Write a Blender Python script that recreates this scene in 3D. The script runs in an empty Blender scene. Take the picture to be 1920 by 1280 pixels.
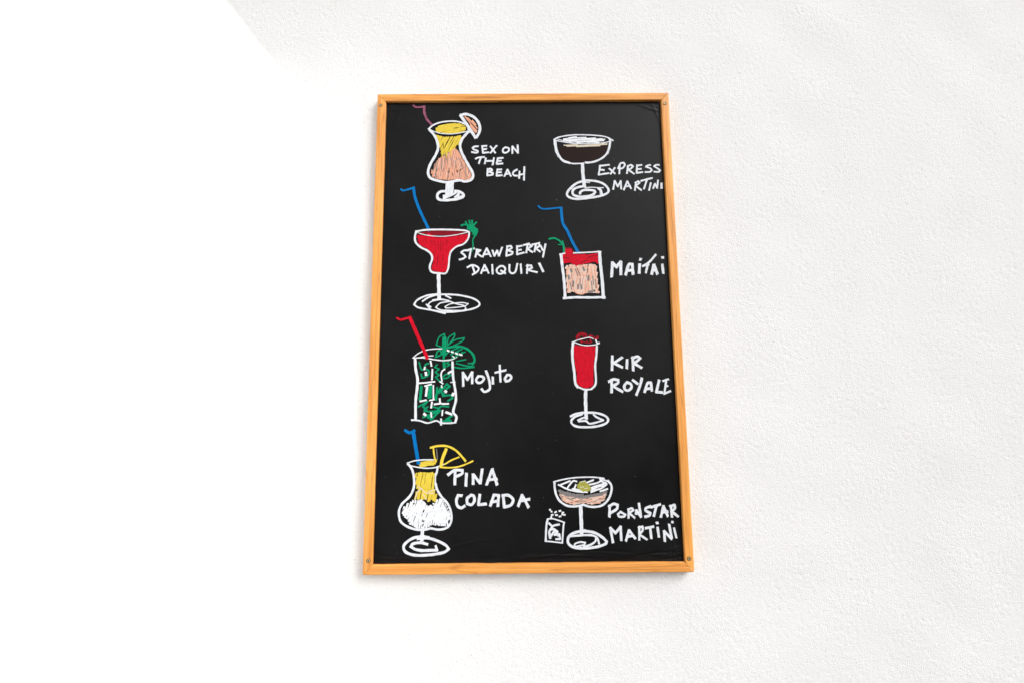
import bpy, math, random
import numpy as np
from mathutils import Vector, Matrix

S = bpy.context.scene
C = S.collection
R = math.radians

# ------------------------------------------------------------------ camera
ZC = 1.75                                   # height of the board's centre above the ground
cam_d = bpy.data.cameras.new('camera')
cam = bpy.data.objects.new('camera', cam_d)
C.objects.link(cam)
S.camera = cam
cam_d.sensor_fit = 'HORIZONTAL'
cam_d.sensor_width = 36.0
cam_d.lens = 36.0 * 800 / 1920
cam_d.clip_start = 0.01
cam_d.clip_end = 2000
yaw, pitch, roll = 0.0042145, 0.1174772, -0.0077374
fw = Vector((math.sin(yaw)*math.cos(pitch), math.cos(yaw)*math.cos(pitch), math.sin(pitch)))
r0 = Vector((math.cos(yaw), -math.sin(yaw), 0))
u0 = r0.cross(fw)
rr = r0*math.cos(roll) + u0*math.sin(roll)
uu = u0*math.cos(roll) - r0*math.sin(roll)
M = Matrix.Identity(4)
for i in range(3):
    M[i][0], M[i][1], M[i][2] = rr[i], uu[i], -fw[i]
M.translation = Vector((-0.03254, -0.86785, ZC-0.15196))
cam.matrix_world = M

# ------------------------------------------------------------------ daylight
SUN_EL, SUN_AZ = R(40), R(129)              # azimuth clockwise from +Y: front right of the wall
w = bpy.data.worlds.new('World')
S.world = w
w.use_nodes = True
wn, wl = w.node_tree.nodes, w.node_tree.links
sky = wn.new('ShaderNodeTexSky')
sky.sky_type = 'NISHITA'
sky.sun_disc = False
sky.sun_elevation = SUN_EL
sky.sun_rotation = SUN_AZ
sky.dust_density = 4.0
hs = wn.new('ShaderNodeHueSaturation')      # thin bright overcast: the blue is mostly washed out
hs.inputs['Saturation'].default_value = 0.26
wl.new(sky.outputs[0], hs.inputs['Color'])
wl.new(hs.outputs[0], wn['Background'].inputs['Color'])
wn['Background'].inputs['Strength'].default_value = 0.15

sd = bpy.data.lights.new('sun', 'SUN')
sd.energy = 1.15
sd.angle = R(28)
sd.color = (1.0, 0.988, 0.972)
sun = bpy.data.objects.new('sun', sd)
C.objects.link(sun)
sdir = Vector((math.sin(SUN_AZ)*math.cos(SUN_EL), math.cos(SUN_AZ)*math.cos(SUN_EL), math.sin(SUN_EL)))
sun.rotation_euler = sdir.to_track_quat('Z', 'Y').to_euler()

S.view_settings.view_transform = 'Standard'
S.view_settings.look = 'None'
S.view_settings.gamma = 1.0
S.view_settings.exposure = 0.40
S.view_settings.use_curve_mapping = False

# ------------------------------------------------------------------ helpers
def srgb(r, g, b):
    f = lambda c: (c/255/12.92) if c/255 <= 0.04045 else ((c/255+0.055)/1.055)**2.4
    return (f(r), f(g), f(b), 1)

def new_mat(name):
    m = bpy.data.materials.new(name)
    m.use_nodes = True
    n, l = m.node_tree.nodes, m.node_tree.links
    return m, n, l, n['Principled BSDF']

def mesh_obj(name, verts, faces, mat, parent=None, smooth=False, uvs=None):
    me = bpy.data.meshes.new(name)
    me.from_pydata(verts, [], faces)
    if uvs is not None:
        lay = me.uv_layers.new(name='stroke')
        li = np.empty(len(me.loops), dtype=np.int32)
        me.loops.foreach_get('vertex_index', li)
        lay.data.foreach_set('uv', np.asarray(uvs, dtype=np.float32)[li].ravel())
    if smooth:
        me.polygons.foreach_set('use_smooth', [True]*len(me.polygons))
    me.update()
    o = bpy.data.objects.new(name, me)
    C.objects.link(o)
    if mat: me.materials.append(mat)
    if parent: o.parent = parent
    return o

def empty(name, loc=(0, 0, 0), parent=None):
    o = bpy.data.objects.new(name, None)
    o.empty_display_size = 0.05
    o.location = loc
    C.objects.link(o)
    if parent: o.parent = parent
    return o

# ------------------------------------------------------------------ materials of the place
def stucco_mat(name, col, scale, strength, spots):
    m, n, l, b = new_mat(name)
    tc = n.new('ShaderNodeTexCoord')
    big = n.new('ShaderNodeTexNoise'); big.inputs['Scale'].default_value = 2.3; big.inputs['Detail'].default_value = 4
    l.new(tc.outputs['Object'], big.inputs['Vector'])
    rp = n.new('ShaderNodeValToRGB')
    rp.color_ramp.elements[0].position = .3; rp.color_ramp.elements[1].position = .7
    c = col
    rp.color_ramp.elements[0].color = (c[0]*.97, c[1]*.965, c[2]*.95, 1)
    rp.color_ramp.elements[1].color = (*c, 1)
    l.new(big.outputs['Fac'], rp.inputs[0])
    sp = n.new('ShaderNodeTexNoise'); sp.inputs['Scale'].default_value = 160; sp.inputs['Detail'].default_value = 2
    l.new(tc.outputs['Object'], sp.inputs['Vector'])
    sr = n.new('ShaderNodeMapRange')
    sr.inputs[1].default_value = .68; sr.inputs[2].default_value = .78; sr.inputs[3].default_value = 0; sr.inputs[4].default_value = spots
    l.new(sp.outputs['Fac'], sr.inputs[0])
    mx = n.new('ShaderNodeMixRGB')
    mx.inputs[2].default_value = (.36, .33, .29, 1)
    l.new(sr.outputs[0], mx.inputs[0]); l.new(rp.outputs[0], mx.inputs[1])
    l.new(mx.outputs[0], b.inputs['Base Color'])
    b.inputs['Roughness'].default_value = .9
    b.inputs['Specular IOR Level'].default_value = .2
    mp = n.new('ShaderNodeMapping'); mp.inputs['Scale'].default_value = (1.25, 1, .8)
    l.new(tc.outputs['Object'], mp.inputs['Vector'])
    fn = n.new('ShaderNodeTexNoise'); fn.inputs['Scale'].default_value = scale; fn.inputs['Detail'].default_value = 5; fn.inputs['Roughness'].default_value = .6
    l.new(mp.outputs[0], fn.inputs['Vector'])
    bp = n.new('ShaderNodeBump'); bp.inputs['Strength'].default_value = strength; bp.inputs['Distance'].default_value = .002
    l.new(fn.outputs['Fac'], bp.inputs['Height'])
    l.new(bp.outputs[0], b.inputs['Normal'])
    return m
M_WALL = stucco_mat('white_stucco', (.845, .845, .845), 380, .65, .45)
M_PIER = stucco_mat('smooth_white_plaster', (.82, .824, .827), 120, .2, .0)

def wood_mat(name, seed, tone):
    m, n, l, b = new_mat(name)
    tc = n.new('ShaderNodeTexCoord')
    mp = n.new('ShaderNodeMapping')
    mp.inputs['Location'].default_value = (seed*3.7, seed*1.3, seed*.9)
    mp.inputs['Scale'].default_value = (2.2, 60, 60)
    l.new(tc.outputs['Object'], mp.inputs['Vector'])
    wv = n.new('ShaderNodeTexNoise'); wv.inputs['Scale'].default_value = 2.6; wv.inputs['Detail'].default_value = 6
    wv.inputs['Roughness'].default_value = .55; wv.inputs['Distortion'].default_value = .35
    l.new(mp.outputs[0], wv.inputs['Vector'])
    rp = n.new('ShaderNodeValToRGB')
    e = rp.color_ramp.elements
    e[0].position = .30; e[0].color = (.62*tone, .245*tone, .045*tone, 1)
    e[1].position = .72; e[1].color = (.86*tone, .42*tone, .105*tone, 1)
    k = e.new(.42); k.color = (.66*tone, .275*tone, .06*tone, 1)
    k = e.new(.55); k.color = (.78*tone, .345*tone, .085*tone, 1)
    l.new(wv.outputs['Fac'], rp.inputs[0])
    # broad slow change of tone along the rail
    bg = n.new('ShaderNodeTexNoise'); bg.inputs['Scale'].default_value = 5; bg.inputs['Detail'].default_value = 2
    l.new(tc.outputs['Object'], bg.inputs['Vector'])
    hv = n.new('ShaderNodeHueSaturation')
    mr = n.new('ShaderNodeMapRange'); mr.inputs[1].default_value = .3; mr.inputs[2].default_value = .7; mr.inputs[3].default_value = .92; mr.inputs[4].default_value = 1.08
    l.new(bg.outputs['Fac'], mr.inputs[0]); l.new(mr.outputs[0], hv.inputs['Value'])
    l.new(rp.outputs[0], hv.inputs['Color'])
    # a dark growth-ring line or two
    mp2 = n.new('ShaderNodeMapping'); mp2.inputs['Scale'].default_value = (1.1, 26, 26); mp2.inputs['Location'].default_value = (seed*5.1, seed, 0)
    l.new(tc.outputs['Object'], mp2.inputs['Vector'])
    gn = n.new('ShaderNodeTexNoise'); gn.inputs['Scale'].default_value = 3; gn.inputs['Detail'].default_value = 1
    l.new(mp2.outputs[0], gn.inputs['Vector'])
    sub = n.new('ShaderNodeMath'); sub.operation = 'SUBTRACT'; sub.inputs[1].default_value = .5
    ab = n.new('ShaderNodeMath'); ab.operation = 'ABSOLUTE'
    l.new(gn.outputs['Fac'], sub.inputs[0]); l.new(sub.outputs[0], ab.inputs[0])
    lr = n.new('ShaderNodeMapRange'); lr.inputs[1].default_value = 0; lr.inputs[2].default_value = .022; lr.inputs[3].default_value = .38; lr.inputs[4].default_value = 0
    l.new(ab.outputs[0], lr.inputs[0])
    mx = n.new('ShaderNodeMixRGB'); mx.inputs[2].default_value = (.30, .10, .02, 1)
    l.new(lr.outputs[0], mx.inputs[0]); l.new(hv.outputs[0], mx.inputs[1])
    l.new(mx.outputs[0], b.inputs['Base Color'])
    b.inputs['Roughness'].default_value = .42
    b.inputs['Specular IOR Level'].default_value = .35
    bp = n.new('ShaderNodeBump'); bp.inputs['Strength'].default_value = .25; bp.inputs['Distance'].default_value = .0004
    l.new(wv.outputs['Fac'], bp.inputs['Height']); l.new(bp.outputs[0], b.inputs['Normal'])
    return m

def panel_mat():
    m, n, l, b = new_mat('black_chalkboard_film')
    tc = n.new('ShaderNodeTexCoord')
    a = n.new('ShaderNodeTexNoise'); a.inputs['Scale'].default_value = 4; a.inputs['Detail'].default_value = 7; a.inputs['Roughness'].default_value = .65
    l.new(tc.outputs['Object'], a.inputs['Vector'])
    rp = n.new('ShaderNodeValToRGB')
    rp.color_ramp.elements[0].position = .35; rp.color_ramp.elements[0].color = (.0030, .0030, .0033, 1)
    rp.color_ramp.elements[1].position = .72; rp.color_ramp.elements[1].color = (.0088, .0088, .0094, 1)
    l.new(a.outputs['Fac'], rp.inputs[0])
    sp = n.new('ShaderNodeTexNoise'); sp.inputs['Scale'].default_value = 240; sp.inputs['Detail'].default_value = 1
    l.new(tc.outputs['Object'], sp.inputs['Vector'])
    sr = n.new('ShaderNodeMapRange'); sr.inputs[1].default_value = .80; sr.inputs[2].default_value = .86; sr.inputs[3].default_value = 0; sr.inputs[4].default_value = .5
    l.new(sp.outputs['Fac'], sr.inputs[0])
    mx = n.new('ShaderNodeMixRGB'); mx.inputs[2].default_value = (.25, .25, .25, 1)
    l.new(sr.outputs[0], mx.inputs[0]); l.new(rp.outputs[0], mx.inputs[1])
    l.new(mx.outputs[0], b.inputs['Base Color'])
    rr = n.new('ShaderNodeMapRange'); rr.inputs[1].default_value = .3; rr.inputs[2].default_value = .7; rr.inputs[3].default_value = .44; rr.inputs[4].default_value = .56
    l.new(a.outputs['Fac'], rr.inputs[0]); l.new(rr.outputs[0], b.inputs['Roughness'])
    b.inputs['Specular IOR Level'].default_value = .14
    return m

def paint_mat(name, col, thin=.25, under=None, gaps=.0):
    """Paint marker: streaks run along each stroke (UV: u along in mm, v across)."""
    m, n, l, b = new_mat(name)
    uv = n.new('ShaderNodeUVMap'); uv.uv_map = 'stroke'
    mp = n.new('ShaderNodeMapping'); mp.inputs['Scale'].default_value = (.05, 3.2, 1)
    l.new(uv.outputs[0], mp.inputs['Vector'])
    ns = n.new('ShaderNodeTexNoise'); ns.inputs['Scale'].default_value = 1.6; ns.inputs['Detail'].default_value = 3
    l.new(mp.outputs[0], ns.inputs['Vector'])
    mr = n.new('ShaderNodeMapRange'); mr.inputs[1].default_value = .38; mr.inputs[2].default_value = .66; mr.inputs[3].default_value = 0; mr.inputs[4].default_value = thin
    l.new(ns.outputs['Fac'], mr.inputs[0])
    mx = n.new('ShaderNodeMixRGB')
    mx.inputs[1].default_value = col
    mx.inputs[2].default_value = under if under else (col[0]*.25, col[1]*.25, col[2]*.28, 1)
    l.new(mr.outputs[0], mx.inputs[0]); l.new(mx.outputs[0], b.inputs['Base Color'])
    b.inputs['Roughness'].default_value = .55
    b.inputs['Specular IOR Level'].default_value = .1
    if gaps > 0:
        g = n.new('ShaderNodeTexNoise'); g.inputs['Scale'].default_value = 2.4; g.inputs['Detail'].default_value = 3
        mp3 = n.new('ShaderNodeMapping'); mp3.inputs['Scale'].default_value = (.11, 2.6, 1); mp3.inputs['Location'].default_value = (7, 3, 0)
        l.new(uv.outputs[0], mp3.inputs['Vector']); l.new(mp3.outputs[0], g.inputs['Vector'])
        gr = n.new('ShaderNodeMapRange'); gr.inputs[1].default_value = .60; gr.inputs[2].default_value = .68; gr.inputs[3].default_value = 1; gr.inputs[4].default_value = 1-gaps
        l.new(g.outputs['Fac'], gr.inputs[0]); l.new(gr.outputs[0], b.inputs['Alpha'])
    return m

WHITE = (.83, .84, .86, 1)
GREYW = (.50, .55, .62, 1)
PAINT = {
    'w': paint_mat('white_paint_marker', WHITE, .85, GREYW),
    'W': paint_mat('thick_white_paint', (.86, .87, .88, 1), .6, (.60, .65, .72, 1), .3),
    'g': paint_mat('grey_washed_paint', srgb(138, 134, 133), .6, srgb(80, 77, 77), .55),
    'y': paint_mat('yellow_paint_marker', srgb(234, 206, 74), .6, srgb(182, 158, 58), .5),
    'Y': paint_mat('bright_yellow_paint', srgb(238, 210, 74), .5, srgb(198, 172, 62)),
    'p': paint_mat('peach_paint_marker', srgb(242, 170, 138), .6, srgb(170, 142, 130), .6),
    'q': paint_mat('pale_peach_paint', srgb(236, 200, 182), .6, srgb(186, 166, 156), .35),
    'r': paint_mat('red_paint_marker', srgb(216, 14, 42), .75, srgb(150, 10, 28), .75),
    'd': paint_mat('dark_red_paint', srgb(142, 18, 34), .7, srgb(74, 14, 20), .4),
    'b': paint_mat('blue_paint_marker', srgb(0, 114, 184), .35, srgb(8, 78, 142)),
    'G': paint_mat('green_paint_marker', srgb(6, 148, 102), .4, srgb(6, 106, 76)),
    'm': paint_mat('mauve_paint_marker', srgb(160, 94, 118), .8, srgb(70, 42, 54)),
    'n': paint_mat('brown_paint_marker', srgb(34, 17, 13), .6, srgb(22, 12, 10)),
    'c': paint_mat('cream_paint_marker', srgb(222, 210, 188), .5, srgb(180, 168, 150)),
    'o': paint_mat('olive_paint_marker', srgb(172, 170, 80), .5, srgb(134, 132, 68)),
    'k': paint_mat('dark_grey_paint', srgb(24, 24, 24), .3),
}

# ------------------------------------------------------------------ the wall
rng = np.random.default_rng(11)
def stucco_wall():
    step = .0029
    xs = np.arange(-1.55, 1.55, step); zs = np.arange(.75, 2.75, step)
    nx, nz = len(xs), len(zs)
    fx = np.fft.fftfreq(nx, step)[None, :]; fz = np.fft.fftfreq(nz, step)[:, None]
    def band(wl, ax, az, sh):
        wn_ = np.fft.fft2(rng.standard_normal((nz, nx)))
        k = np.sqrt(((fx+sh*fz)*ax)**2 + (fz*az)**2)*wl
        h = np.fft.ifft2(wn_*np.exp(-((k-1)**2)/.28)*(k > .05)).real
        return h/h.std()
    a = band(.0125, 1.0, 1.5, .25)
    b_ = band(.0075, 1.0, 1.2, .1)
    e_ = band(.030, 1.0, 1.3, .2)
    c_ = band(.2, 1, 1, 0)
    g_ = band(.09, 1, 1.4, .3)
    h = .34*a + .62*b_ + .10*e_
    h = np.tanh(h*.8)                                     # trowelled tops, sharper pits
    h = np.where(h < -.35, -.35+(h+.35)*1.9, h*.7)
    h = h*.00031*(1+.45*np.tanh(g_)) + c_*.0003
    # outermost rings carry the wall on, well past the picture
    X = np.concatenate([[-5, -3, -2], xs, [2, 3, 5]]); Z = np.concatenate([[0, .3], zs, [3.2, 4.2]])
    Hh = np.zeros((len(Z), len(X))); Hh[2:-2, 3:-3] = h
    gx, gz = np.meshgrid(X, Z)
    V = np.stack([gx, .018-Hh, gz], -1).reshape(-1, 3).astype(np.float32)
    n0, n1 = len(X), len(Z)
    i = (np.arange(n1-1)[:, None]*n0 + np.arange(n0-1)[None, :]).ravel()
    F = np.stack([i, i+1, i+n0+1, i+n0], -1).astype(np.int32)
    me = bpy.data.meshes.new('stucco_wall')
    me.vertices.add(len(V)); me.vertices.foreach_set('co', V.ravel())
    me.loops.add(F.size); me.loops.foreach_set('vertex_index', F.ravel())
    me.polygons.add(len(F)); me.polygons.foreach_set('loop_start', np.arange(len(F), dtype=np.int32)*4)
    me.polygons.foreach_set('use_smooth', np.ones(len(F), dtype=bool))
    me.update(calc_edges=True)
    me.materials.append(M_WALL)
    o = bpy.data.objects.new('stucco_wall', me)
    C.objects.link(o)
    o['label'] = 'rough white stucco wall behind the framed cocktail board'
    o['category'] = 'wall'
    return o
stucco_wall()

def return_wall():
    # low partition standing out from the stucco wall, its top level with the board's top rail
    x0, th, top, depth = -.4790, .10, ZC+.486, .66
    sk = math.tan(R(2.3))
    n = 60
    V, F = [], []
    # outline of the section (x, z) with a softly rounded arris
    r = .006
    sec = [(0, 0)] + [(-r+r*math.cos(t), top-r+r*math.sin(t)) for t in (0, R(30), R(60), R(90))] + \
          [(-th+r-r*math.sin(t), top-r+r*math.cos(t)) for t in (0, R(30), R(60), R(90))] + [(-th, 0)]
    rnd = random.Random(4)
    for i in range(n+1):
        y = .03 - depth*(i/n)**1.5
        for j, (sx, sz) in enumerate(sec):
            wob = rnd.gauss(0, .0007) if 0 < j < len(sec)-1 else 0
            V.append((x0 + sx + sk*(y-.018), y, sz + wob))
    m = len(sec)
    for i in range(n):
        for j in range(m-1):
            F.append((i*m+j, i*m+j+1, (i+1)*m+j+1, (i+1)*m+j))
    F.append(tuple(n*m+j for j in range(m)))
    o = mesh_obj('partition_wall', V, F, M_PIER)
    o['label'] = 'smooth white partition wall with a flat top standing out from the stucco'
    o['category'] = 'partition wall'
return_wall()

# ------------------------------------------------------------------ the board
W2, H2 = .320, .4992            # half outer size
RAIL = .0172                    # rail width
BOARD = empty('menu_board', (0, 0, ZC))
BOARD['label'] = 'black chalkboard menu of hand drawn cocktails in a pine frame'
BOARD['category'] = 'menu board'

def rail(length, wdt, seed, tone):
    # local x along the rail, local y towards its inner edge, local z out of the wall
    t = .017; r = .0014; gap = .00045
    prof = [(0, 0), (0, t-r), (r*.4, t-r*.35), (r, t), (wdt*.46, t+.0003), (wdt*.50, t-.0001), (wdt*.54, t+.0002),
            (wdt-r, t), (wdt-r*.4, t-r*.35), (wdt, t-r), (wdt, 0)]
    V, F, n = [], [], 40
    m = len(prof)
    rnd = random.Random(seed)
    for i in range(n+1):
        f = i/n
        wob = rnd.gauss(0, .00012)
        for (py, pz) in prof:
            a = -length/2 + py + gap; b = length/2 - py - gap
            V.append((a+(b-a)*f, py + (wob if .001 < py < wdt-.001 else wob*.6), pz))
    for i in range(n):
        for j in range(m-1):
            F.append((i*m+j, (i+1)*m+j, (i+1)*m+j+1, i*m+j+1))
    F.append(tuple(range(m))); F.append(tuple(n*m+j for j in reversed(range(m))))
    return mesh_obj('frame_rail', V, F, wood_mat('pine_rail_%d' % seed, seed, tone), BOARD)

def place_rail(o, origin, xdir, ydir):
    z = Vector((0, -1, 0)); x = Vector(xdir); y = Vector(ydir)
    mt = Matrix.Identity(4)
    for i in range(3):
        mt[i][0], mt[i][1], mt[i][2] = x[i], y[i], z[i]
    mt.translation = Vector(origin)
    o.matrix_local = mt
yb = .017
rl = rail(2*W2, RAIL, 1, 1.06);          place_rail(rl, (0, yb, H2), (-1, 0, 0), (0, 0, -1))
rl['label'] = 'top rail of the pine frame'
rl = rail(2*W2, RAIL+.0012, 2, 1.04);    place_rail(rl, (0, yb, -H2), (1, 0, 0), (0, 0, 1))
rl['label'] = 'bottom rail of the pine frame'
rl = rail(2*H2, RAIL+.0012, 3, 1.02);    place_rail(rl, (-W2, yb, 0), (0, 0, -1), (1, 0, 0))
rl['label'] = 'rail of the pine frame facing the partition wall'
rl = rail(2*H2, RAIL, 4, 1.10);         place_rail(rl, (W2, yb, 0), (0, 0, 1), (-1, 0, 0))
rl['label'] = 'rail of the pine frame away from the partition wall'

PY = .006
def panel():
    hx, hz = W2-RAIL+.004, H2-RAIL+.004
    xs = np.concatenate([np.linspace(-hx, -hx+.02, 20, endpoint=False), np.linspace(-hx+.02, hx-.03, 190, endpoint=False), np.linspace(hx-.03, hx, 31)])
    zs = np.concatenate([np.linspace(-hz, -hz+.075, 94, endpoint=False), np.linspace(-hz+.075, hz-.04, 150, endpoint=False), np.linspace(hz-.04, hz, 36)])
    nx, nz = len(xs), len(zs)
    gx, gz = np.meshgrid(xs, zs)
    rg = np.random.default_rng(5)
    d = np.zeros_like(gx)
    dl, dr, db, dt = gx+hx, hx-gx, gz+hz, hz-gz
    # creases of the film where it was folded in along the bottom and the corners
    for k in range(26):
        cx, cz = rg.uniform(-hx, hx), -hz + abs(rg.normal(.010, .013))
        L, wd, an = rg.uniform(.03, .12), rg.uniform(.0016, .004), rg.normal(0, .16)
        u = (gx-cx)*math.cos(an)+(gz-cz)*math.sin(an); v = -(gx-cx)*math.sin(an)+(gz-cz)*math.cos(an) + 1.2*u*u
        d += rg.choice([-1, 1])*rg.uniform(.3, 1)*.0009*np.exp(-(u/L)**2-(v/wd)**2)
    for (cx, cz) in ((hx, -hz), (hx, -hz), (hx, hz), (-hx, hz)):
        for k in range(5):
            an = math.atan2(-cz, -cx)+rg.normal(0, .5)+math.pi/2
            dd = rg.uniform(.015, .05)
            px, pz = cx-math.copysign(dd, cx)*.7, cz-math.copysign(dd, cz)*.7
            u = (gx-px)*math.cos(an)+(gz-pz)*math.sin(an); v = -(gx-px)*math.sin(an)+(gz-pz)*math.cos(an)
            d += .0006*np.exp(-(u/.03)**2-(v/.0025)**2)
    d = np.clip(d, -.0010, .0010)
    # the film lifts towards the rails
    e = np.minimum(np.minimum(dl, dr), np.minimum(db, dt))
    d -= .0009*np.exp(-(e/.006)**2)
    V = np.stack([gx, PY-d, gz], -1).reshape(-1, 3)
    i = (np.arange(nz-1)[:, None]*nx+np.arange(nx-1)[None, :]).ravel()
    F = np.stack([i, i+1, i+nx+1, i+nx], -1)
    o = mesh_obj('panel', V.tolist(), F.tolist(), panel_mat(), BOARD, smooth=True)
    md = o.modifiers.new('thickness', 'SOLIDIFY'); md.thickness = .004; md.offset = -1
    o['label'] = 'black chalkboard film panel, creased along its bottom edge'
panel()

# countersunk screws
def metal_mat(name, col, rough):
    m, n, l, b = new_mat(name)
    tc = n.new('ShaderNodeTexCoord'); ns = n.new('ShaderNodeTexNoise'); ns.inputs['Scale'].default_value = 900
    l.new(tc.outputs['Object'], ns.inputs['Vector'])
    mx = n.new('ShaderNodeMixRGB'); mx.inputs[1].default_value = col; mx.inputs[2].default_value = (col[0]*.5, col[1]*.45, col[2]*.4, 1)
    l.new(ns.outputs['Fac'], mx.inputs[0]); l.new(mx.outputs[0], b.inputs['Base Color'])
    b.inputs['Metallic'].default_value = .35; b.inputs['Roughness'].default_value = rough
    return m
M_SCREW = metal_mat('brass_screw', (.85, .66, .36, 1), .5)
M_HOLE = metal_mat('dark_countersink', (.10, .05, .015, 1), .6)
def lathe(prof, n=20):
    V, F = [], []
    for (r, h) in prof:
        for k in range(n):
            a = 2*math.pi*k/n
            V.append((r*math.cos(a), h, r*math.sin(a)))
    m = len(prof)
    for i in range(m-1):
        for k in range(n):
            F.append((i*n+k, i*n+(k+1) % n, (i+1)*n+(k+1) % n, (i+1)*n+k))
    F.append(tuple((m-1)*n+k for k in range(n)))
    return V, F
for (x, z, a) in ((-.3120, .4720, .3), (.3110, .4730, .9), (.3105, -.4740, .1), (-.3090, -.4725, .6)):
    V, F = lathe([(.0030, -.0003), (.0028, -.0008), (.0017, -.0007), (.0015, -.0003), (.0011, .0010)])
    s = mesh_obj('screw', V, F, M_SCREW, BOARD, smooth=False)
    s.location = (x, -.0003, z); s.rotation_euler = (0, a, 0)
    V, F = lathe([(.0041, -.0001), (.0038, -.0004), (.0031, -.0003), (.0030, .0006)])
    mesh_obj('countersink_ring', V, F, M_HOLE, s)
    # cross-shaped drive recess
    wv, lv = .0009, .0016
    V = [(-wv, 0, -lv), (wv, 0, -lv), (wv, 0, -wv), (lv, 0, -wv), (lv, 0, wv), (wv, 0, wv), (wv, 0, lv), (-wv, 0, lv), (-wv, 0, wv), (-lv, 0, wv), (-lv, 0, -wv), (-wv, 0, -wv)]
    V = [(p[0], -.00075, p[2]) for p in V]+[(p[0], .0006, p[2]) for p in V]
    F = [tuple(range(12))]+[(i, (i+1) % 12, 12+(i+1) % 12, 12+i) for i in range(12)]
    mesh_obj('drive_recess', V, F, M_HOLE, s)

# ------------------------------------------------------------------ drawings and lettering in paint marker
# The drawings were traced on sheets; RECT turns a point of the tracing into millimetres on the board.
RECT = (1.2090941586777213, -0.013996278456840833, -1183.4779445476531, -0.008590283394772769, -1.2252721824940522,
        738.7574923838152, -4.7366260455610865e-06, 0.00016207151790206646)
SHEETS = {'A': (740, 180, 6.096), 'B': (1000, 230, 7.3846), 'C': (740, 340, 4.923), 'D': (990, 370, 6.096),
          'E': (730, 580, 5.565), 'F': (1040, 600, 5.818), 'G': (730, 790, 4.741), 'H': (1000, 870, 6.4)}
def to_board(sheet, p):
    ox, oy, s = SHEETS[sheet]
    x, y = ox+p[0]/s, oy+p[1]/s
    d = RECT[6]*x+RECT[7]*y+1
    return np.array([(RECT[0]*x+RECT[1]*y+RECT[2])/d, (RECT[3]*x+RECT[4]*y+RECT[5])/d])
def mm_per_unit(sheet, at):
    return np.linalg.norm(to_board(sheet, (at[0]+1, at[1]))-to_board(sheet, at))

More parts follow.
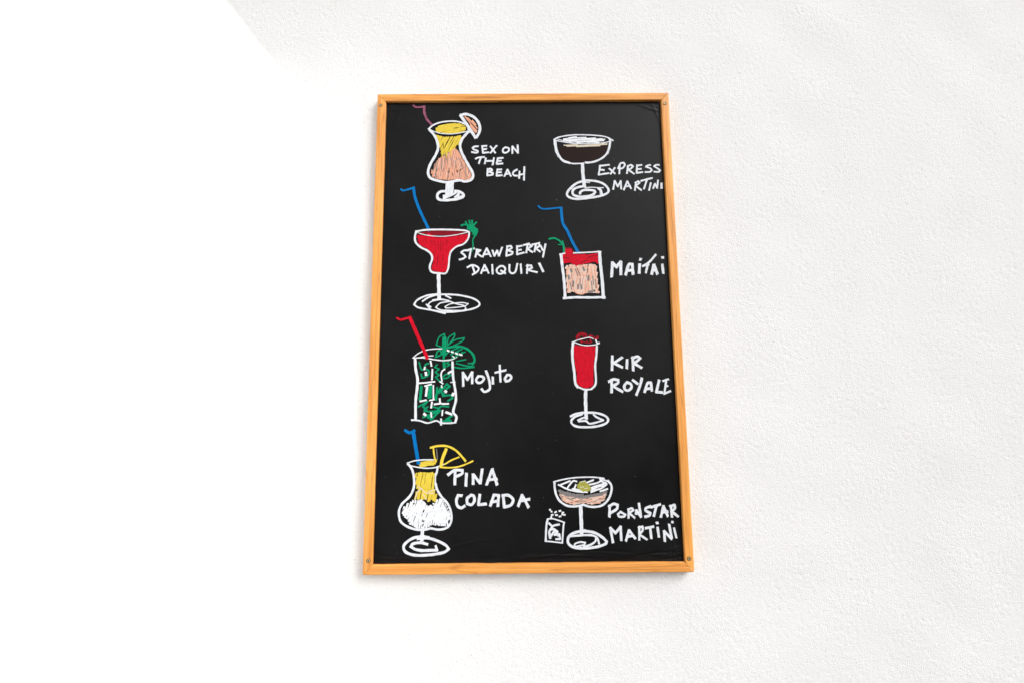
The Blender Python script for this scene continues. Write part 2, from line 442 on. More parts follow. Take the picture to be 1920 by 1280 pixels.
class Ink:
    """Collects ribbons of paint for one part; heights keep overlapping strokes apart."""
    rnd = random.Random(77)
    def __init__(self, sheet):
        self.sheet, self.V, self.F, self.UV = sheet, [], [], []
    def ribbon(self, P, wd, z, ends=True):
        rnd = Ink.rnd
        P = np.asarray(P)
        if len(P) < 2: return
        T = np.gradient(P, axis=0)
        L = np.linalg.norm(T, axis=1); L[L == 0] = 1
        T = T/L[:, None]
        N = np.stack([-T[:, 1], T[:, 0]], 1)
        if ends:
            P = P.copy(); P[0] = P[0]-T[0]*wd*.28; P[-1] = P[-1]+T[-1]*wd*.28
        arc = np.concatenate([[0], np.cumsum(np.linalg.norm(np.diff(P, axis=0), axis=1))])
        off = rnd.uniform(0, 900)
        ph, sk0, sk1 = rnd.uniform(0, 6), rnd.uniform(-.3, .3), rnd.uniform(-.3, .3)
        b = len(self.V); n = len(P)
        for i in range(n):
            hw = wd/2*(1+.06*math.sin(arc[i]*.35+ph)+rnd.uniform(-.04, .04))
            sk = (sk0 if i == 0 else sk1 if i == n-1 else 0)*wd*.5
            zz = z + .006*i/n
            for q, s in enumerate((-1, 0, 1)):
                c = P[i]+N[i]*hw*s+T[i]*sk*s
                # a rounded film of paint, lower at its edges
                self.V.append((c[0]*.001, PY-(zz+(.035 if s == 0 else 0))*.001, c[1]*.001))
                self.UV.append((arc[i]+off, q*.5+off*.37))
        for i in range(n-1):
            for q in (0, 1):
                a = b+i*3+q
                self.F.append((a, a+1, a+4, a+3))
    def stroke(self, pts, wd, z):
        """Curve through the points, broken where it turns sharply."""
        P = [to_board(self.sheet, p) for p in pts]
        wd = wd*mm_per_unit(self.sheet, pts[0])*.92
        runs, cur = [], [P[0]]
        for i in range(1, len(P)):
            cur.append(P[i])
            if i < len(P)-1:
                a, b = P[i]-P[i-1], P[i+1]-P[i]
                cosv = np.dot(a, b)/(np.linalg.norm(a)*np.linalg.norm(b)+1e-9)
                if cosv < .26:
                    runs.append(cur); cur = [P[i]]
        runs.append(cur)
        for k, run in enumerate(runs):
            if len(run) == 2:
                n = max(3, int(np.linalg.norm(run[1]-run[0])/3))
                Q = [run[0]+(run[1]-run[0])*t for t in np.linspace(0, 1, n)]
            else:
                R_ = [2*run[0]-run[1]]+run+[2*run[-1]-run[-2]]
                closed = np.linalg.norm(run[0]-run[-1]) < 1e-6
                if closed: R_[0], R_[-1] = run[-2], run[1]
                Q = []
                for i in range(1, len(R_)-2):
                    p0, p1, p2, p3 = R_[i-1:i+3]
                    for t in np.linspace(0, 1, 7)[:-1]:
                        Q.append(.5*((2*p1)+(-p0+p2)*t+(2*p0-5*p1+4*p2-p3)*t*t+(-p0+3*p1-3*p2+p3)*t**3))
                Q.append(run[-1])
            self.ribbon(Q, wd, z+k*.016)
    def hatch(self, poly, wd, ang, z, gap=.8, jit=.12, wander=.35):
        """Scribbled filling of an outline: strokes side by side at an angle, clipped to it."""
        rnd = Ink.rnd
        P = np.array([to_board(self.sheet, p) for p in poly])
        wd = wd*mm_per_unit(self.sheet, poly[0])
        a = R(ang); dx = np.array([math.cos(a), math.sin(a)]); dy = np.array([-dx[1], dx[0]])
        c = P.mean(0); u = (P-c)@dx; v = (P-c)@dy
        y = v.min()+wd*.35; k = 0
        while y < v.max()-wd*.2:
            cuts = []
            for i in range(len(P)):
                j = (i+1) % len(P)
                if (v[i] > y) != (v[j] > y):
                    cuts.append(u[i]+(y-v[i])/(v[j]-v[i])*(u[j]-u[i]))
            cuts.sort()
            for q in range(0, len(cuts)-1, 2):
                s, e = cuts[q]+wd*.3+abs(rnd.gauss(0, jit))*wd, cuts[q+1]-wd*.3-abs(rnd.gauss(0, jit))*wd
                if e-s < wd*.4: continue
                n = max(4, int((e-s)/3))
                ph, am, tilt = rnd.uniform(0, 6), rnd.uniform(0, wander)*wd, rnd.gauss(0, .3)*wander*wd
                Q = [c+dx*(s+(e-s)*t)+dy*(y+am*math.sin(ph+t*4)+tilt*(t-.5)) for t in np.linspace(0, 1, n)]
                self.ribbon(Q, wd*rnd.uniform(.85, 1.15), z+(k % 5)*.02)
                k += 1
            y += wd*gap*rnd.uniform(.85, 1.15)
    def build(self, name, mat, parent, label=None):
        o = mesh_obj(name, self.V, self.F, PAINT[mat], parent, smooth=False, uvs=self.UV)
        if label: o['label'] = label
        return o

def pts(s):
    return [[tuple(float(c) for c in q.split(',')) for q in run.split()] for run in s.split('/')]

DRINK = {'y': 'yellow_drink', 'g': 'grey_wash', 'p': 'peach_drink', 'q': 'pale_peach_drink', 'r': 'red_drink', 'd': 'dark_red_wash',
         'n': 'brown_drink', 'W': 'white_drink', 'w': 'white_highlight', 'k': 'dark_gap', 'c': 'cream_streak'}
def drawing(sheet, label, layers):
    """layers: (part name, paint, items); an item is (width, 'x,y x,y / ...') or ('fill', width, angle, gap, 'outline')."""
    root = empty('cocktail_drawing', (0, 0, 0), BOARD)
    root['label'] = label
    z = .12
    for name, paint, items in layers:
        ink = Ink(sheet)
        for it in items:
            if it[0] == 'fill':
                for poly in pts(it[4]):
                    ink.hatch(poly, it[1], it[2], z, it[3]); z += .09
            else:
                for run in pts(it[1]):
                    ink.stroke(run, it[0], z); z += .022
        if name == 'drink': name = DRINK[paint]
        o = ink.build(name, paint, root)
        if name in ('sprinkle', 'dark_gap'): o['kind'] = 'stuff'          # specks too small to pick apart
    return root

def caption(sheet, label, wd, letters):
    root = empty('caption', (0, 0, 0), BOARD)
    root['label'] = label
    for s in letters:
        ww = wd
        if s[0] == '@':
            h, s = s.split(' ', 1); ww = float(h[1:])
        ink = Ink(sheet); z = .55
        for run in pts(s):
            ink.stroke(run, ww, z); z += .03
        ink.build('letter', 'w', root)

drawing('A', 'drawing of a curvy glass of yellow and peach drink with an orange slice', [
    ('drink', 'y', [('fill', 20, 12, .86, '462,380 520,335 650,312 765,318 812,345 815,392 790,412 680,430 560,432 472,418'),
                    ('fill', 19, 66, .98, '458,438 560,470 690,462 768,450 762,490 722,560 690,605 645,690 560,692 530,665 522,622 492,520')]),
    ('drink', 'g', [('fill', 16, 84, 1.25, '500,720 600,650 700,610 735,645 800,745 870,850 880,925 800,950 600,950 440,915 430,870 455,800')]),
    ('drink', 'p', [('fill', 15, 80, 1.15, '505,715 590,680 690,595 738,640 798,740 878,850 888,930 850,962 760,966 700,956 600,966 480,952 424,925 418,880 445,800')]),
    ('drink', 'g', [(7, '470,760 440,860 / 500,740 470,850 / 545,720 530,840 / 580,700 575,820 / 640,700 660,800 / 700,700 740,800 / 740,720 790,830 / 690,740 710,830 / 610,860 615,940 / 470,880 480,930 / 800,860 830,930 / 600,700 605,760')]),
    ('drink', 'q', [(8, '520,720 490,840 / 560,730 545,850 / 620,720 630,830 / 670,690 690,790 / 720,740 760,840 / 450,870 460,920 / 590,860 590,940 / 700,880 720,930 / 830,870 850,930 / 510,880 520,940')]),
    ('drink', 'y', [(13, '560,640 540,700 / 600,640 588,715 / 640,620 645,690 / 580,600 570,670')]),
    ('drink', 'k', [(8, '572,462 680,457'), (6, '552,540 562,600 / 680,372 728,365 / 522,620 530,650'), (11, '712,850 720,878'), (5, '480,862 500,838 / 622,830 626,880 / 560,830 552,870 / 740,860 780,830 / 660,880 664,915 / 590,690 600,700')]),
    ('straw', 'm', [(24, '215,112 235,130 270,136 345,128'), (30, '338,122 340,190 368,270 432,342')]),
    ('glass_outline', 'w', [(20, '388,385 450,335 550,303 680,295 770,312 830,350 845,400'),
                            (12, '385,385 440,408 520,432 610,441 700,436 790,420 850,405'),
                            (32, '402,395 450,450 485,520 497,600 470,680 412,780 385,860 392,920 430,955 520,980 600,992 660,982 740,970 800,982 865,970 895,930 890,880 845,800 790,700 755,620 750,560 772,500 820,440 848,415')]),
    ('stem', 'w', [(40, '602,1000 598,1130 / 632,1002 628,1140 / 660,1000 652,1120')]),
    ('foot', 'w', [(34, '590,1095 530,1098 492,1130 492,1172 530,1195 620,1195 720,1182 778,1160 785,1132 750,1104 690,1092'),
                   (26, '560,1178 620,1152 670,1130 700,1108 / 690,1165 735,1120 720,1170 760,1155'), (34, '560,1150 600,1140 640,1120')]),
    ('orange_slice', 'p', [('fill', 17, -50, 1.05, '790,238 850,258 920,312 948,370 948,436 905,400 845,322')]),
    ('orange_slice', 'w', [(36, '752,228 830,340 925,485'), (34, '752,226 820,216 900,246 955,305 975,370 965,430 935,480')]),
])
caption('A', 'white hand lettered name beside the curvy glass with an orange slice', 23, [
    '955,580 915,582 890,598 905,615 945,630 950,645 930,653 880,645',
    '1000,575 1010,655 / 1005,577 1050,575 / 1005,615 1050,610 / 1010,655 1075,648',
    '1095,580 1150,655 / 1165,572 1095,655',
    '1270,590 1240,610 1238,640 1260,654 1295,640 1308,615 1295,597 1262,592',
    '1345,660 1345,580 1410,655 1405,565',
    '925,722 960,707 1025,702 / 985,710 962,775',
    '1042,715 1030,778 / 1040,748 1115,746 / 1135,712 1120,792',
    '1180,715 1165,780 / 1180,716 1238,712 / 1170,747 1218,745 / 1165,782 1235,776',
    '1065,835 1058,912 / 1060,845 1095,836 1115,850 1075,870 1120,882 1118,902 1058,914',
    '1175,840 1165,915 / 1175,845 1222,845 / 1170,877 1218,875 / 1165,916 1228,910',
    '1255,922 1290,845 1328,920 / 1270,897 1318,890',
    '1400,845 1365,865 1350,890 1365,912 1402,915',
    '1428,865 1422,945 / 1425,905 1480,895 / 1482,815 1478,965'])

drawing('B', 'drawing of a wide coupe filled with dark brown coffee drink', [
    ('drink', 'n', [('fill', 34, 3, .62, '345,335 460,330 640,338 820,338 1030,325 1022,400 985,460 880,520 740,552 620,565 480,532 400,480 360,410')]),
    ('foam', 'c', [('fill', 15, 2, .9, '360,304 520,308 700,312 900,302 1030,290 1022,316 850,328 650,338 460,328')]),
    ('foam', 'W', [('fill', 17, 4, 1.0, '380,242 450,215 580,200 620,205 700,205 850,215 960,225 1005,240 960,265 850,282 680,285 500,275')]),
    ('glass_outline', 'w', [(20, '285,238 340,210 450,186 600,173 780,176 950,190 1040,215 1085,242 1105,255'),
                            (16, '310,252 400,268 520,288 650,297 800,297 950,287 1060,265'), (12, '330,230 450,262 580,270 / 1040,230 1100,240'),
                            (42, '298,245 306,320 322,400 354,470'), (36, '345,455 410,530 500,562'), (22, '480,560 560,572 660,570'),
                            (34, '1064,235 1060,290 1048,360 1022,430'), (30, '1030,420 960,490 860,540 760,558 720,556')]),
    ('stem', 'w', [(50, '680,572 685,700 704,880')]),
    ('foot', 'w', [(34, '690,812 590,850 505,920 466,985 482,1028 560,1058 680,1058 840,1036 960,1010 1032,970 1035,920 975,855 870,816 750,806 690,812'),
                   (16, '720,830 780,836 / 520,928 580,862'),
                   (36, '648,992 648,970 690,942 760,936 838,946 855,970 820,1003 740,1024 640,1030 562,1010 542,970 562,925 630,897 720,885'),
                   (16, '712,908 800,900 900,906 970,906'), (42, '905,915 932,945 942,1010')]),
])
caption('B', 'white hand lettered name beside the coupe of dark coffee drink', 27, [
    '925,595 905,720 / 915,605 1050,588 / 912,655 978,662 / 900,727 1042,705',
    '1050,640 1130,710 / 1128,630 1068,716',
    '1195,600 1190,712 / 1172,640 1205,572 1250,560 1266,590 1240,630 1195,645',
    '1310,600 1295,708 / 1305,612 1350,590 1378,610 1350,640 1312,655 1395,715',
    '1435,590 1430,700 / 1435,600 1498,590 / 1435,650 1492,645 / 1430,702 1512,690',
    '1620,590 1580,600 1558,615 1620,640 1638,665 1610,687 1548,690',
    '1742,590 1700,590 1672,610 1720,640 1755,665 1732,687 1672,685',
    '1105,928 1125,810 1168,890 1210,812 1215,922',
    '1252,935 1300,815 1352,918 / 1275,887 1342,882',
    '1420,830 1405,942 / 1412,838 1450,815 1472,835 1415,880 1495,940',
    '1490,812 1560,792 1645,772 / 1572,790 1530,922',
    '1625,840 1602,940',
    '1658,915 1682,850 1712,912 1725,802',
    '@38 1775,845 1775,912'])

drawing('C', 'drawing of a margarita glass of red drink with a blue straw and green sprig', [
    ('drink', 'd', [('fill', 22, 2, .72, '232,476 310,465 450,460 640,463 664,476 560,494 420,502 330,498')]),
    ('drink', 'd', [('fill', 20, 84, .7, '215,505 300,512 400,525 520,518 662,495 655,540 590,590 530,620 500,672 490,760 470,820 430,836 365,825 350,800 365,740 355,670 315,630 240,590 220,540')]),
    ('drink', 'r', [('fill', 15, 86, .74, '208,495 300,505 400,520 520,512 672,487 668,540 600,590 540,622 505,672 495,760 480,832 430,846 360,832 342,800 360,740 350,670 310,630 232,590 212,540')]),
    ('drink', 'd', [(5, '400,560 406,640 / 428,550 424,650 / 450,560 440,640 / 400,700 396,780 / 440,680 446,740 / 360,545 380,600 / 490,545 470,590 / 330,540 350,590')]),
    ('straw', 'b', [(18, '58,76 78,88 120,80 182,60'), (27, '174,60 186,140 216,230 256,322 320,455')]),
    ('drink', 'r', [(26, '312,490 350,520 330,500')]),
    ('glass_outline', 'w', [(18, '195,466 280,452 400,448 550,450 650,457 686,470'), (8, '205,474 260,492 330,505 440,511 540,501 620,486 685,470'),
                            (20, '200,462 187,520 197,570 242,612 300,642 338,678 346,720 326,780 328,818 352,843 420,852'),
                            (17, '420,852 468,852 490,820 500,770 506,700 522,650 572,605 630,585 668,550 685,510 687,470')]),
    ('stem', 'w', [(36, '405,858 408,960 411,1080')]),
    ('foot', 'w', [(18, '400,1043 300,1056 212,1096 180,1140 222,1168 320,1186 430,1206 540,1206 680,1188 768,1158 780,1122 720,1082 600,1054 480,1046 390,1050 310,1075 256,1110'),
                   (16, '520,1082 470,1056 / 292,1138 335,1162 / 380,1200 468,1222'),
                   (13, '335,1188 304,1152 332,1116 400,1097 470,1097 560,1130 640,1150 657,1178 630,1194 500,1194 420,1188 380,1165 420,1127 500,1112'),
                   (11, '472,1170 464,1160 520,1132 620,1122 680,1132 640,1155 540,1168 472,1172'), (16, '350,1100 420,1090 500,1105')]),
    ('green_sprig', 'G', [('fill', 15, 64, .75, '662,420 700,400 735,415 762,440 768,472 745,508 726,518 720,480 694,456 664,442'),
                          (17, '614,412 645,402 685,412 / 655,376 682,425 / 688,366 704,425 / 714,364 718,425 / 756,382 724,412'), (13, '760,440 764,468 742,505 722,545 724,600 714,652')]),
])
caption('C', 'white hand lettered name beside the margarita glass with a green sprig', 19, [
    '682,640 640,641 614,660 640,680 655,700 632,716 598,726',
    '705,625 688,716 / 678,637 735,622',
    '762,630 745,702 / 752,632 792,640 757,666 802,697',
    '812,700 850,620 887,697 / 830,677 877,671',
    '903,640 920,692 946,640 962,692 992,612',
    '1040,600 1030,690 / 1036,606 1070,600 1082,618 1045,640 1088,655 1080,675 1030,691',
    '1130,598 1130,677 / 1130,605 1174,597 / 1130,640 1168,634 / 1130,677 1194,660',
    '1188,592 1242,578 / 1228,585 1214,662 / 1240,584 1266,600 1226,626 1272,657',
    '1270,587 1337,572 / 1304,580 1290,652 / 1332,578 1334,600 1302,622 1342,652',
    '1345,594 1368,640 / 1392,582 1368,702',
    '670,797 720,775 772,800 766,832 718,864 / 718,780 740,852',
    '797,852 830,774 868,850 / 815,826 857,822',
    '900,772 905,857',
    '975,785 945,810 945,840 970,856 1005,845 1021,810 1000,786 968,786 / 980,825 1022,852',
    '1060,772 1060,830 1085,852 1115,835 1132,762',
    '1163,767 1170,852',
    '1227,772 1220,852 / 1216,782 1260,779 1267,800 1226,820 1314,842',
    '@24 1335,760 1370,835'])

drawing('D', 'drawing of a square tumbler of peach drink under red with a blue straw', [
    ('drink', 'q', [('fill', 20, 80, .86, '430,792 480,765 600,772 700,760 780,770 792,900 812,1100 700,1092 620,1110 560,1102 520,1082 452,1100 442,950')]),
    ('drink', 'p', [(14, '450,1090 470,960 440,850 480,790 530,850 500,960 530,1070 580,1105 640,1100 680,1040 700,920 720,860 / 600,780 580,860 600,960 560,1060 / 620,790 680,800 690,860 640,900 610,860 / 700,1090 690,980 730,900 720,800 / 760,780 770,900 800,1090 / 550,800 570,880 550,990 / 660,950 650,1060')]),
    ('drink', 'g', [(24, '488,820 500,855 / 630,805 645,840 / 462,895 470,935 / 690,895 690,950 / 520,960 515,1000'), (22, '572,1000 572,1045 / 610,1005 612,1050 / 690,1080 760,1070'), (10, '540,820 570,900 / 560,810 600,900 / 740,900 750,1000 / 725,960 735,1060 / 770,940 780,1040 / 595,930 595,1000 / 480,970 500,1060')]),
    ('drink', 'k', [(12, '508,1012 518,1024 / 755,1062 768,1066')]),
    ('drink', 'r', [('fill', 26, 6, .66, '392,652 500,655 600,655 700,652 802,648 815,750 700,737 600,770 520,772 480,747 400,757')]),
    ('cherry', 'r', [('fill', 22, 10, .7, '402,610 440,582 500,592 520,640 510,662 420,665')]),
    ('cherry', 'd', [(12, '408,612 440,588 490,590 518,630 / 690,690 760,670 800,660 / 600,750 680,720 / 420,690 470,700')]),
    ('straw', 'b', [(20, '118,102 142,126 192,138 370,122'), (34, '378,122 386,230 402,310 450,390 500,500 572,632')]),
    ('glass_outline', 'w', [(18, '360,658 420,640 / 520,640 700,632 832,624'), (34, '376,655 392,800 412,960 424,1150'),
                            (30, '405,1156 550,1146 700,1148 878,1144'), (38, '816,625 826,760 846,950 860,1155')]),
    ('cherry_stalk', 'G', [(22, '240,480 300,472 352,496 395,540'), (28, '392,520 408,570 410,622'), (14, '395,500 402,545 345,545')]),
])
caption('D', 'white hand lettered name beside the square tumbler of peach drink', 36, [
    '955,910 965,748 1010,800 1060,738 1060,885',
    '1115,888 1150,775 1190,768 1200,882 / 1135,842 1195,832',
    '1275,768 1270,868 / 1280,712 1290,714',
    '@26 1310,790 1380,770 / 1460,658 1385,742 1310,790 / 1368,775 1345,865',
    '1412,880 1438,772 1478,878 / 1428,838 1462,836',
    '@32 1534,770 1545,870 / 1530,692 1546,691'])

drawing('E', 'drawing of a tall glass of green mint leaves and ice with a red straw', [
    ('mint_leaves', 'G', [(18, '312,550 330,615 350,630 / 410,562 380,572 362,610 412,640 400,690 342,712 332,670'),
        (16, '500,572 475,600 520,620 480,652 520,680 482,702 522,742 / 620,540 600,560 632,572 600,592'), (34, '570,540 575,605'),
        (16, '556,700 600,672 640,684 600,712 560,716'), (30, '335,800 320,940'), (44, '430,795 420,915'), (20, '498,810 490,940 482,900 545,800'),
        (22, '512,870 560,822 600,775 630,800 590,832 560,900 535,830'), (20, '560,900 640,892 660,922 610,950'),
        (18, '305,1012 400,955 350,1012 392,1042 / 400,1010 362,1052 420,1062 500,1050 540,1008 620,1012 / 440,1008 520,1030'),
        (22, '350,1122 430,1092 530,1052 430,1150'), (34, '405,1120 455,1128'), (22, '590,1150 660,1102 600,1140 645,1158 560,1162')]),
    ('ice', 'W', [(20, '430,537 440,588 / 372,600 365,625 / 450,622 445,730'), (30, '380,655 385,680'), (16, '580,620 552,640 540,680 550,745'),
        (22, '615,662 650,642'), (18, '312,766 390,760 / 400,758 475,750 / 370,797 440,777'), (26, '395,805 382,898'), (16, '460,788 460,930 / 420,946 470,936 / 528,748 560,772 / 545,790 550,812'),
        (28, '583,846 595,858'), (30, '660,892 670,872'), (20, '322,956 385,942 / 526,926 530,970 / 446,962 436,1022 / 470,986 540,976 / 552,982 618,980'),
        (18, '556,1048 551,1102 / 436,1072 440,1120'), (26, '592,1068 650,1090'), (30, '362,1085 378,1098')]),
    ('glass_outline', 'w', [(13, '245,506 300,461 370,427 460,412 555,410'), (15, '257,506 350,502 460,520 560,531 650,521 702,495'), (12, '332,497 400,486 460,481 / 640,757 690,755'),
        (30, '270,518 276,620 295,720 290,830 276,950 275,1140'), (18, '232,1147 320,1157 400,1180 490,1157 540,1180 620,1182 690,1176'),
        (27, '660,545 666,700 690,850 694,950 667,1060 700,1115 690,1172'), (22, '541,1138 540,1200'), (14, '235,1155 285,1145')]),
    ('straw', 'r', [(24, '82,92 122,110 170,98 226,82'), (38, '216,88 282,240 398,508')]),
    ('lime_and_mint', 'G', [(14, '490,372 520,292 575,256 582,320 580,400 / 490,372 540,392 580,412 / 602,362 622,292 682,252 680,282 642,340 602,380 / 602,382 680,322 784,297 762,330 690,370 620,402'),
        (48, '576,300 572,470'), (22, '570,470 568,520'), (16, '486,492 502,442 532,422 540,470 480,500'), (26, '600,402 680,388 750,390 820,418 872,470 890,530 868,572'),
        (16, '700,562 780,582 885,597 / 682,602 760,612 885,600'),
        (14, '640,432 722,402 / 640,470 762,412 / 652,510 792,442 / 700,540 800,522 / 722,432 690,500 / 762,442 742,482 / 560,502 622,442 / 822,562 862,560 / 690,500 650,480')]),
    ('ice', 'W', [(20, '607,427 625,434 / 650,441 668,446 / 692,456 714,464 / 732,466 758,474'), (12, '660,486 680,500')]),
])
caption('E', 'white hand lettered name beside the tall glass of green mint', 27, [
    '772,795 768,655 815,730 865,650 865,768',
    '930,692 906,730 922,760 960,756 986,722 970,697 928,693',
    '1008,638 1038,720 1050,810 1030,842 990,855 962,825',
    '1080,703 1080,772',
    '@24 1152,580 1160,752 / 1104,657 1216,630',
    '1228,682 1206,720 1216,746 1250,737 1273,706 1256,682 1226,680'])

drawing('F', 'drawing of a narrow flute of red drink with berries heaped on top', [
    ('drink', 'd', [('fill', 24, 86, .7, '232,282 300,292 440,292 445,302 432,380 418,500 418,650 405,702 350,735 290,712 254,680 244,560 226,430 226,310')]),
    ('drink', 'r', [('fill', 17, 87, .72, '225,268 300,282 440,282 455,292 440,380 426,500 426,650 415,712 350,745 282,722 246,690 236,560 216,430 216,300')]),
    ('berries', 'd', [(18, '246,215 238,180 280,142 338,152 350,180 312,205 270,197 262,175 300,165 330,190 / 370,190 390,166 422,180 440,202 410,202 / 440,212 475,196 470,176 450,186 / 280,217 292,250 / 380,202 402,240 362,250 350,226 / 300,235 350,245 / 300,150 320,175')]),
    ('berries', 'r', [(7, '250,210 245,180 285,150 335,158 342,180 / 375,188 392,172 418,184 / 285,222 300,245 / 385,210 395,236 / 445,208 468,192')]),
    ('glass_outline', 'w', [(11, '205,236 260,216 340,196 382,190 422,206'), (18, '448,215 462,250 486,250'), (12, '205,238 240,252 300,271 360,276 440,269 490,252'),
        (30, '202,240 192,330 197,450 214,570 224,680 252,728'), (22, '245,722 330,754 405,748'), (24, '460,282 455,380 441,500 450,640 440,706 402,746')]),
    ('stem', 'w', [(40, '338,772 336,860 340,990 345,1070')]),
    ('foot', 'w', [(26, '172,1046 240,1016 340,1005 460,1010 550,1040 582,1080 560,1120 480,1150 370,1163 250,1158 192,1130 182,1092 222,1050 300,1020'),
        (22, '252,1090 310,1062 352,1052 / 260,1100 340,1096 380,1125 460,1110 530,1086 460,1056 422,1026')]),
])
caption('F', 'white hand lettered name beside the narrow flute of red drink', 31, [
    '628,390 625,542 / 735,405 640,470 / 640,465 737,512',
    '790,430 785,522',
    '850,400 856,547 / 842,417 900,396 932,415 890,450 860,466 947,517',
    '622,642 620,785 / 590,667 640,642 690,650 690,682 632,715 740,777',
    '790,672 760,710 765,750 800,764 835,735 830,695 788,674',
    '850,650 905,692 / 950,630 930,710 890,812',
    '980,782 1010,688 1048,678 1060,767 / 998,745 1055,740',
    '1138,652 1108,780 1172,784',
    '@24 1216,645 1195,797 / 1180,661 1240,640 / 1205,722 1232,712 / 1190,800 1262,770'])

drawing('G', 'drawing of a round bellied glass of white and yellow drink with a lemon slice', [
    ('drink', 'y', [('fill', 22, 6, .7, '242,388 300,346 400,332 430,346 392,384 300,394'), ('fill', 17, 80, .95, '230,455 280,442 345,450 400,442 412,520 405,590 432,690 402,714 372,692 345,716 320,690 225,692 248,600 238,562')]),
    ('drink', 'c', [(9, '250,570 290,600 330,632 400,632 / 345,622 412,598 / 290,590 250,620 230,690 / 300,640 330,690')]),
    ('drink', 'W', [('fill', 18, 70, 1.0, '130,760 175,715 225,690 300,690 335,735 385,735 420,690 460,672 500,730 538,800 540,862 500,900 430,890 300,880 170,890 112,820 125,765'),
                    ('fill', 18, 84, 1.0, '170,880 300,880 380,860 520,870 520,925 440,925 382,915 330,945 250,948 190,920'),
                    (20, '170,800 300,770 420,740 / 140,820 280,830 / 330,800 480,760 / 400,850 520,830')]),
    ('drink', 'k', [(5, '262,890 258,935 / 300,870 296,930 / 388,870 378,915 / 132,770 120,790 / 205,826 222,830 / 480,715 520,790'), (13, '345,740 372,728 390,742 / 215,728 222,722')]),
    ('drink', 'w', [(16, '180,900 250,905 330,890 / 420,900 500,900 / 150,850 260,820 360,800 470,790')]),
    ('straw', 'b', [(26, '140,74 182,97 224,76'), (34, '213,88 231,200 260,368')]),
    ('glass_outline', 'w', [(12, '160,366 220,346 300,337 395,336'), (12, '160,378 220,396 320,411 400,406 446,391 520,362'),
        (22, '172,376 206,430 221,510 216,590 182,660 112,730 86,800 101,880 160,928 240,954 310,955 370,944'), (22, '370,944 440,955 508,940 548,890 550,810 522,730 462,660 424,595 412,545'),
        (20, '430,398 424,440 411,475'), (13, '411,470 408,555')]),
    ('stem', 'w', [(34, '296,952 290,1050')]),
    ('foot', 'w', [(26, '350,1025 290,1016 210,1032 150,1072 127,1112 152,1158 240,1183 370,1178 480,1158 528,1130 500,1092 420,1052 340,1030 250,1036'),
        (26, '340,1086 280,1071 212,1081 192,1105 232,1130 300,1140 425,1136'), (22, '425,1136 412,1100'), (20, '280,1145 430,1140')]),
    ('lemon_slice', 'Y', [(20, '366,228 440,213 520,217 590,252 648,310 678,348'), (15, '450,402 540,406 620,396 690,371 744,346'), (15, '392,232 400,300 415,355 / 492,376 550,341 620,312'), (30, '506,242 472,330 460,398')]),
    ('lemon_slice', 'g', [(9, '420,240 428,330')]),
])
caption('G', 'white hand lettered name beside the round bellied glass with a lemon slice', 27, [
    '585,440 582,555 / 522,470 580,430 648,430 645,460 590,486',
    '686,458 680,567',
    '745,552 745,465 808,545 826,420',
    '865,557 915,420 957,557 / 890,512 955,506',
    '645,655 610,652 596,700 606,745 640,763 670,746',
    '730,647 692,680 692,725 730,735 756,700 750,657 724,650',
    '805,645 792,735 860,728',
    '897,745 930,648 972,652 965,747 / 905,712 965,702',
    '1012,650 1022,757 / 1005,652 1060,652 1100,690 1080,738 1025,755',
    '1145,747 1180,650 1237,757 / 1160,702 1245,686'])

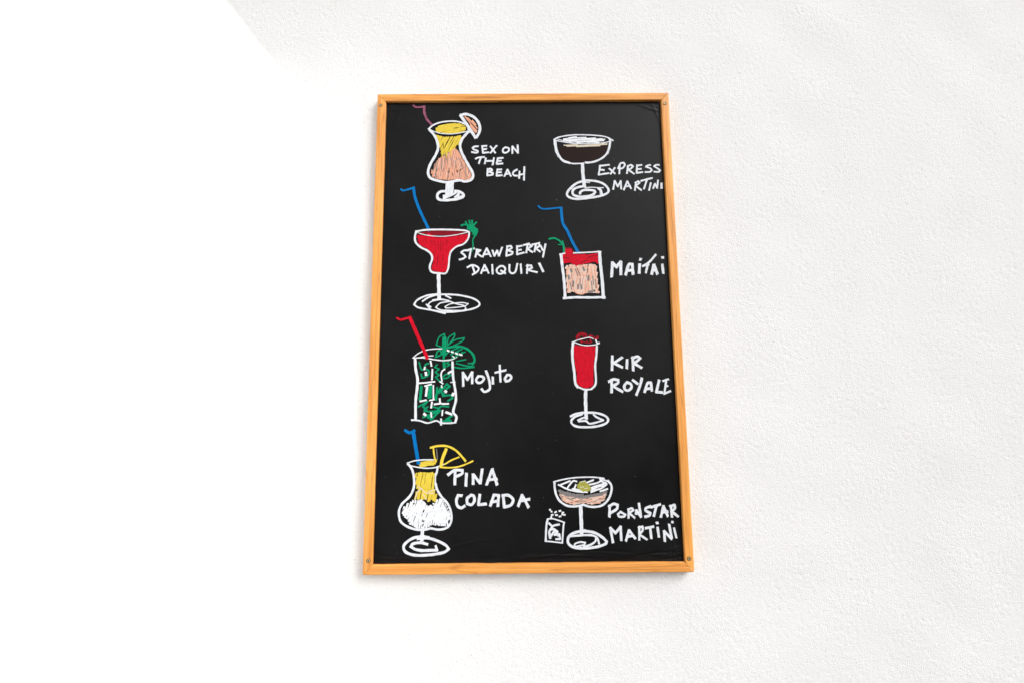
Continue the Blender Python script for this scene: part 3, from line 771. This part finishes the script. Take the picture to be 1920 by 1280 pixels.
drawing('H', 'drawing of a coupe of peach drink topped with white foam and an olive disc', [
    ('drink', 'g', [('fill', 20, 8, .7, '282,292 380,322 480,352 620,366 760,352 888,312 882,372 700,402 500,402 330,372')]),
    ('drink', 'q', [('fill', 14, 10, 1.0, '300,340 400,382 600,412 872,352 858,420 800,460 700,478 600,463 500,478 400,463 342,420')]),
    ('drink', 'g', [(10, '340,380 420,400 500,395 / 520,450 640,440 / 780,420 850,380 / 320,350 360,430 400,450 / 420,410 480,430 / 560,420 620,400 700,420 / 720,450 760,430 / 480,380 600,400 740,380 / 800,400 840,390')]),
    ('drink', 'p', [(10, '340,390 400,395 / 350,420 400,450 480,465 / 430,440 520,450 / 560,455 640,455 / 650,430 720,440 / 720,465 800,445 / 780,400 850,390 / 500,430 560,425 / 600,425 680,415')]),
    ('foam', 'W', [(22, '300,240 400,290 500,318 600,330 / 330,240 440,195 / 400,290 470,200 520,200 / 480,310 510,240 / 640,215 720,185 / 670,240 760,220 820,190 / 690,310 800,290 880,235 / 720,290 870,215 / 800,190 880,230 / 690,330 790,290 / 800,320 890,290 / 560,215 620,200'),
                   (40, '470,300 560,310 640,320 / 700,285 780,255 840,240')]),
    ('glass_outline', 'w', [(18, '242,206 340,181 480,157 640,149 760,153 850,166'), (20, '795,172 850,185 910,205'),
        (28, '252,205 257,290 278,370 322,440 402,490 480,500 560,490 600,480 660,500 740,505 820,488 880,440 920,370 938,290 928,235 892,192')]),
    ('olive', 'o', [('fill', 20, -28, .6, '522,240 545,215 585,202 625,205 660,235 688,275 688,305 662,320 610,322 560,300 528,270')]),
    ('olive', 'k', [(7, '585,228 592,232 / 605,238 610,232')]),
    ('olive', 'W', [(6, '562,268 580,274 / 590,264 604,270 / 615,285 650,280')]),
    ('stem', 'w', [(46, '566,492 572,650 578,822')]),
    ('foot', 'w', [(34, '620,788 500,812 432,852 412,910 432,958 500,993 620,1000 760,984 860,950 878,920 830,872 750,822 650,797 540,800'),
        (27, '442,856 560,846 680,842 748,862 775,900 788,948'), (22, '495,970 500,946 560,926 622,932 600,960 500,982'), (26, '600,980 680,960 740,920 752,880')]),
    ('shaker', 'w', [(26, '172,648 157,720 152,800 148,908'), (18, '172,650 230,646 300,666 375,692'), (22, '366,692 356,780 346,938'), (18, '140,915 220,921 346,936'),
        (26, '185,700 230,740 200,780 240,730 310,715 / 200,880 190,800 240,770 290,800 250,840 310,830 320,890 270,890 / 215,850 250,790 300,850 / 195,820 205,880')]),
    ('sprinkle', 'W', [(22, '195,535 205,545 / 212,562 222,560 / 255,572 275,562 / 308,554 328,550 / 345,575 362,570 / 365,600 380,600 / 215,602 235,598 / 265,602 288,602 / 310,620 330,616 / 208,628 218,622 / 342,596 352,592')]),
])
caption('H', 'white hand lettered name beside the coupe topped with an olive disc', 33, [
    '915,490 912,625 / 905,505 960,470 1010,482 1000,530 932,575',
    '@28 1050,562 1014,595 1030,622 1085,622 1104,600 1050,568',
    '@28 1142,530 1142,640 / 1135,542 1180,522 1200,545 1150,580 1215,637',
    '1232,592 1236,545 1290,625 1265,465',
    '1405,500 1352,520 1347,550 1402,580 1392,608 1338,625',
    '1408,512 1522,476 / 1475,490 1445,617',
    '1530,627 1560,495 1612,617 / 1545,572 1610,560',
    '1650,490 1662,627 / 1638,502 1690,482 1697,520 1660,560 1735,622',
    '955,932 922,755 985,820 1045,742 1055,907',
    '1110,912 1148,785 1222,885 / 1125,862 1200,850',
    '@28 1270,740 1270,902 / 1260,757 1308,742 1310,790 1268,835 1362,897',
    '1345,762 1440,742 / 1400,752 1415,882',
    '1490,752 1505,865 / 1477,700 1493,696',
    '1577,917 1568,795 1662,893 1628,717',
    '@28 1687,760 1714,875 / 1660,686 1674,689'])
